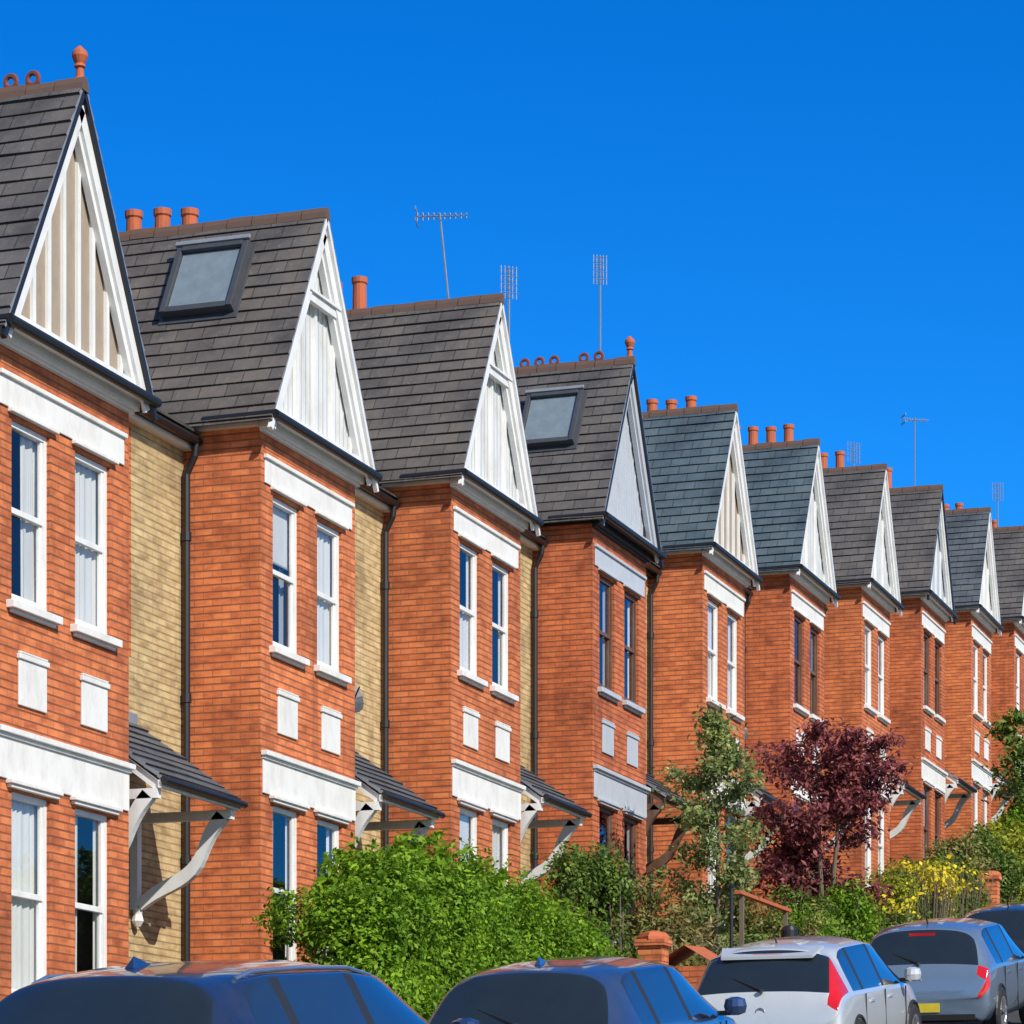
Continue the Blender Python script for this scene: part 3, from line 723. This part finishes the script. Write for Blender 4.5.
# ---------------------------------------------------------------- cars
def carpaint(name,col,metal=.4,rough=.25):
    m,nt,b=newmat(name); n=noise(nt,900,1,.5); v=ramp(nt,n.outputs[0],[(.35,(.8,.8,.8)),(.65,(1.2,1.2,1.2))])
    n2=noise(nt,3.5,6,.7); d=ramp(nt,n2.outputs[0],[(.4,(0,0,0)),(.8,(1,1,1))])
    c=mixc(nt,1.0,col,v,'MULTIPLY'); c=mixc(nt,mth(nt,'MULTIPLY',d,.12),c,(.30,.27,.23))
    L(nt,c,b.inputs['Base Color']); b.inputs['Metallic'].default_value=metal; b.inputs['Roughness'].default_value=rough
    b.inputs['Coat Weight'].default_value=1; b.inputs['Coat IOR'].default_value=1.6
    L(nt,mth(nt,'MULTIPLY_ADD',d,.14,.02),b.inputs['Coat Roughness'])
    return m
M['navy']=carpaint('car_paint_navy',(.014,.034,.105),.5)
M['navy2']=carpaint('car_paint_blue',(.035,.08,.20),.5)
M['silver_']=carpaint('car_paint_silver',(.68,.71,.72),.3,.3)
M['steel']=carpaint('car_paint_steel',(.22,.31,.42),.5)
M['cblack']=carpaint('car_paint_black',(.015,.017,.022),.3)
M['cglass']=plain('car_glass',(.012,.018,.022),.03,0,1,.9)
M['tail']=plain('tail_light',(.62,.008,.012),.12,0,1)
M['tyre']=plain('tyre',(.02,.02,.02),.85); M['rim']=plain('alloy_rim',(.5,.5,.52),.3,.8); M['trimb']=plain('black_trim',(.02,.02,.02),.5)
M['plate']=plain('number_plate',(.75,.6,.05),.4); M['chrome']=plain('chrome',(.7,.72,.74),.18,.9)
def car(x,y,paint,high=False,rails=False,fin=False,lip=False,stop=False,sc=(1,1,1),yaw=0):
    e=empty('parked_car')
    S=[
     (0.00,.76,.36,.54,(.74,.60),(.62,.62),(.33,.63),.63),
     (0.05,.86,.28,.66,(.84,.78),(.71,.84),(.38,.86),.86),
     (0.13,.88,.26,.70,(.855,.92),(.735,.955),(.42,.98),.985),
     (0.46,.89,.25,.70,(.865,.945),(.66,1.325),(.40,1.40),1.415),
     (0.62,.89,.24,.70,(.87,.945),(.655,1.36),(.40,1.437),1.455),
     (1.02,.89,.24,.70,(.87,.94),(.655,1.39),(.40,1.472),1.492),
     (1.10,.89,.24,.70,(.87,.94),(.656,1.395),(.40,1.476),1.497),
     (1.98,.89,.24,.70,(.87,.93),(.655,1.40),(.40,1.484),1.505),
     (2.06,.89,.24,.70,(.87,.93),(.655,1.398),(.40,1.482),1.503),
     (2.72,.89,.24,.70,(.87,.915),(.625,1.35),(.37,1.425),1.445),
     (3.42,.88,.25,.68,(.84,.89),(.70,.93),(.38,.96),.97),
     (3.95,.86,.28,.62,(.79,.78),(.66,.83),(.36,.855),.86),
     (4.15,.78,.33,.52,(.72,.62),(.60,.66),(.33,.68),.69),
     (4.20,.70,.38,.50,(.66,.54),(.55,.56),(.3,.57),.57)]
    V=[];F=[];MI=[]
    mats=[paint,'cglass','tail','trimb']
    for s in S:
        X,w,zb,z3,j4,j5,j6,z7=s
        ring=[(0,zb),(w*.88,zb),(w,zb+.14),(w*1.0,z3),j4,j5,j6,(0,z7),(-j6[0],j6[1]),(-j5[0],j5[1]),(-j4[0],j4[1]),(-w,z3),(-w,zb+.14),(-w*.88,zb)]
        V+=[(X,p[0],p[1]) for p in ring]
    n=14
    for i in range(len(S)-1):
        for j in range(n):
            l=(j+1)%n; F.append((i*n+j,(i+1)*n+j,(i+1)*n+l,i*n+l))
            jj=j if j<7 else 13-j
            mi=0
            if jj==4 and i in (4,6,8,9): mi=1
            if jj==4 and i in (5,7): mi=3
            if jj in (5,6) and i in (2,9): mi=1
            if jj in (0,): mi=3
            if high and jj==4 and i in (1,2): mi=2
            if (not high) and jj in (3,4) and i==1: mi=2
            if (not high) and jj==3 and i==0: mi=2
            MI.append(mi)
    F.append(tuple(range(n))); MI.append(0); F.append(tuple(range((len(S)-1)*n,len(S)*n))[::-1]); MI.append(0)
    me=bpy.data.meshes.new('body'); me.from_pydata(V,[],F)
    for k_ in mats: me.materials.append(M[k_])
    me.polygons.foreach_set('material_index',MI); me.polygons.foreach_set('use_smooth',[True]*len(F))
    import bmesh
    bm=bmesh.new(); bm.from_mesh(me); cl=bm.edges.layers.float.new('crease_edge')
    for ed in bm.edges:
        ms={f.material_index for f in ed.link_faces}
        if len(ms)>1: ed[cl]=.72
        a,b=ed.verts[0].index,ed.verts[1].index
        if a%n==b%n and a%n in (4,10): ed[cl]=max(ed[cl],.6)
    bmesh.ops.recalc_face_normals(bm,faces=bm.faces)
    bm.to_mesh(me); bm.free()
    o=bpy.data.objects.new('body',me); scene.collection.objects.link(o); o.parent=e
    sd=o.modifiers.new('s','SUBSURF'); sd.levels=3; sd.render_levels=3
    d=MB()
    for sy in (-1,1):
        d.box(1.35,1.53,sy*.885-.012,sy*.885+.012,.80,.825,paint); d.box(2.22,2.40,sy*.885-.012,sy*.885+.012,.80,.825,paint)
        d.box(2.03,2.042,sy*.886-.006,sy*.886+.006,.34,.90,'trimb'); d.box(1.12,1.13,sy*.886-.006,sy*.886+.006,.45,.90,'trimb'); d.box(3.05,3.06,sy*.886-.006,sy*.886+.006,.34,.88,'trimb')
        for wx in (.78,3.42):
            ang=[2*math.pi*i/24 for i in range(24)]
            prof=[(.17,.0),(.30,.0),(.325,.03),(.33,.1),(.325,.19),(.30,.21),(.2,.21)]
            rings=[[(wx+r*math.cos(a),sy*(.705+q),.33+r*math.sin(a)) for a in ang] for r,q in prof]
            for u,v in zip(rings,rings[1:]):
                for i in range(24): d.poly((u[i],u[(i+1)%24],v[(i+1)%24],v[i]),'tyre')
            d.poly([(wx+.2*math.cos(a),sy*.885,.33+.2*math.sin(a)) for a in ang],'trimb')
            for q in range(5):
                a=q*2*math.pi/5+.3; d.beam((wx,sy*.905,.33),(wx+.2*math.cos(a),sy*.905,.33+.2*math.sin(a)),.03,.05,'rim')
            d.torus((wx,sy*.90,.33),.2,.018,'rim','y',24,6)
            d.torus((wx,sy*.885,.33),.355,.022,'trimb','y',28,6)
    if stop: d.beam((.43,-.16,1.345),(.43,.16,1.345),.035,.06,'tail')
    d.box(-.014,.004,-.27,.27,.40,.51,'plate'); 
    d.beam((.125,0,1.00),(.25,.34,1.12),.02,.02,'trimb'); d.lathe((.10,0,.985),[(.03,0),(.03,.03)],'trimb',8)
    d.box(-.02,.1,-.7,.7,.30,.37,'trimb')
    d.torus((.045,0,.77),.05,.012,'chrome','x',20,6); d.beam((.045,-.04,.77),(.045,.04,.77),.012,.02,'chrome')
    if lip:
        P0=[(.36,-.50,1.345),(.36,.50,1.345),(.62,.56,1.43),(.62,-.56,1.43)]
        d.poly(P0,paint); d.poly([(p[0],p[1],p[2]-.03) for p in P0][::-1],paint)
        for i in range(4):
            a,b=P0[i],P0[(i+1)%4]; d.poly((a,b,(b[0],b[1],b[2]-.03),(a[0],a[1],a[2]-.03)),paint)
    if fin:
        zf=1.455
        d.poly(((.7,.025,zf),(.76,0,zf+.07),(.95,.0,zf+.02)),paint);d.poly(((.7,-.025,zf),(.76,0,zf+.07),(.95,.0,zf+.02)),paint);d.poly(((.7,.025,zf),(.7,-.025,zf),(.76,0,zf+.07)),paint)
    else: d.tube([(.80,0,1.45),(.62,0,1.62)],[.012,.005],'trimb',6)
    if rails:
        for sy in (-1,1): d.tube([(.74,sy*.60,1.38),(.9,sy*.61,1.42),(1.5,sy*.615,1.435),(2.1,sy*.615,1.43),(2.45,sy*.60,1.38)],.014,'chrome',8)
    for sy in (-1,1):
        d.lathe((2.93,sy*1.0,.93),[(.03,0),(.085,.02),(.10,.08),(.085,.14),(.03,.16)],paint,12); d.box(2.9,2.97,min(sy*.85,sy*.96),max(sy*.85,sy*.96),.93,.97,'trimb')
    d.obj('details',e,smooth=False)
    sl=math.atan2(RZ(x+3.5)-RZ(x+.7),2.8)
    e.scale=sc; e.location=(x,y,(RZ(x)+.006)); e.rotation_euler=(0,-sl,yaw)
    return e
car(-10.4,-5.28,'navy',rails=True,fin=True,sc=(1.25,1.12,1.07))
car(-2.7,-5.3,'navy2',fin=True,sc=(1.04,1.08,1.03))
car(4.9,-5.4,'silver_',high=True,lip=True,stop=True,sc=(1.07,1.0,1.03))
car(11.5,-5.72,'steel',stop=True,sc=(1,1.04,1.02))
car(19.2,-5.4,'cblack')
car(26.5,-5.3,'navy2')

# ---------------------------------------------------------------- world, sun, camera
S=Vector((-.44,-.67,.60)).normalized()
w=bpy.data.worlds.new("World"); scene.world=w; w.use_nodes=True; nt=w.node_tree
bg=nt.nodes['Background']; sky=N(nt,'ShaderNodeTexSky',sky_type='NISHITA'); sky.sun_disc=False
sky.sun_elevation=math.asin(S.z); sky.sun_rotation=math.atan2(S.x,S.y); sky.altitude=0; sky.air_density=1.0; sky.dust_density=.15; sky.ozone_density=3.0
tc=N(nt,'ShaderNodeTexCoord')
vm=N(nt,'ShaderNodeVectorMath',operation='MULTIPLY_ADD'); vm.inputs[1].default_value=(1,1,1.55); vm.inputs[2].default_value=(0,0,.0)
L(nt,tc.outputs['Generated'],vm.inputs[0]); vn=N(nt,'ShaderNodeVectorMath',operation='NORMALIZE'); L(nt,vm.outputs[0],vn.inputs[0]); L(nt,vn.outputs[0],sky.inputs[0])
dt=N(nt,'ShaderNodeVectorMath',operation='DOT_PRODUCT'); L(nt,vn.outputs[0],dt.inputs[0]); dt.inputs[1].default_value=tuple(S)
mr=N(nt,'ShaderNodeMapRange'); L(nt,dt.outputs['Value'],mr.inputs[0]); mr.inputs[1].default_value=.5; mr.inputs[2].default_value=-.02; mr.inputs[3].default_value=.1; mr.inputs[4].default_value=1.0
sz=N(nt,'ShaderNodeSeparateXYZ'); L(nt,tc.outputs['Generated'],sz.inputs[0])
haze=ramp(nt,sz.outputs[2],[(.10,(.13,1.06,1.9)),(.36,(.02,.88,1.88))])
tint=mixc(nt,mr.outputs[0],sky.outputs[0],haze,'MULTIPLY')
L(nt,tint,bg.inputs[0]); bg.inputs[1].default_value=.125
sl=bpy.data.lights.new('sun','SUN'); sl.energy=4.9; sl.angle=math.radians(.5); sl.color=(1,.94,.85)
so=bpy.data.objects.new('sun',sl); scene.collection.objects.link(so); so.rotation_euler=S.to_track_quat('Z','Y').to_euler(); so.location=(-30,-30,40)

cd=bpy.data.cameras.new('camera'); cam=bpy.data.objects.new('camera',cd); scene.collection.objects.link(cam)
cd.sensor_width=36; cd.lens=3000/1024*36; cd.shift_y=(1200-512)/1024; cd.clip_start=.1; cd.clip_end=5000
cam.location=(-25.9,-13.43,1.6); cam.rotation_euler=(math.radians(90),0,math.radians(19.36-90))
scene.camera=cam
scene.view_settings.view_transform='Standard'; scene.view_settings.look='None'; scene.view_settings.exposure=0
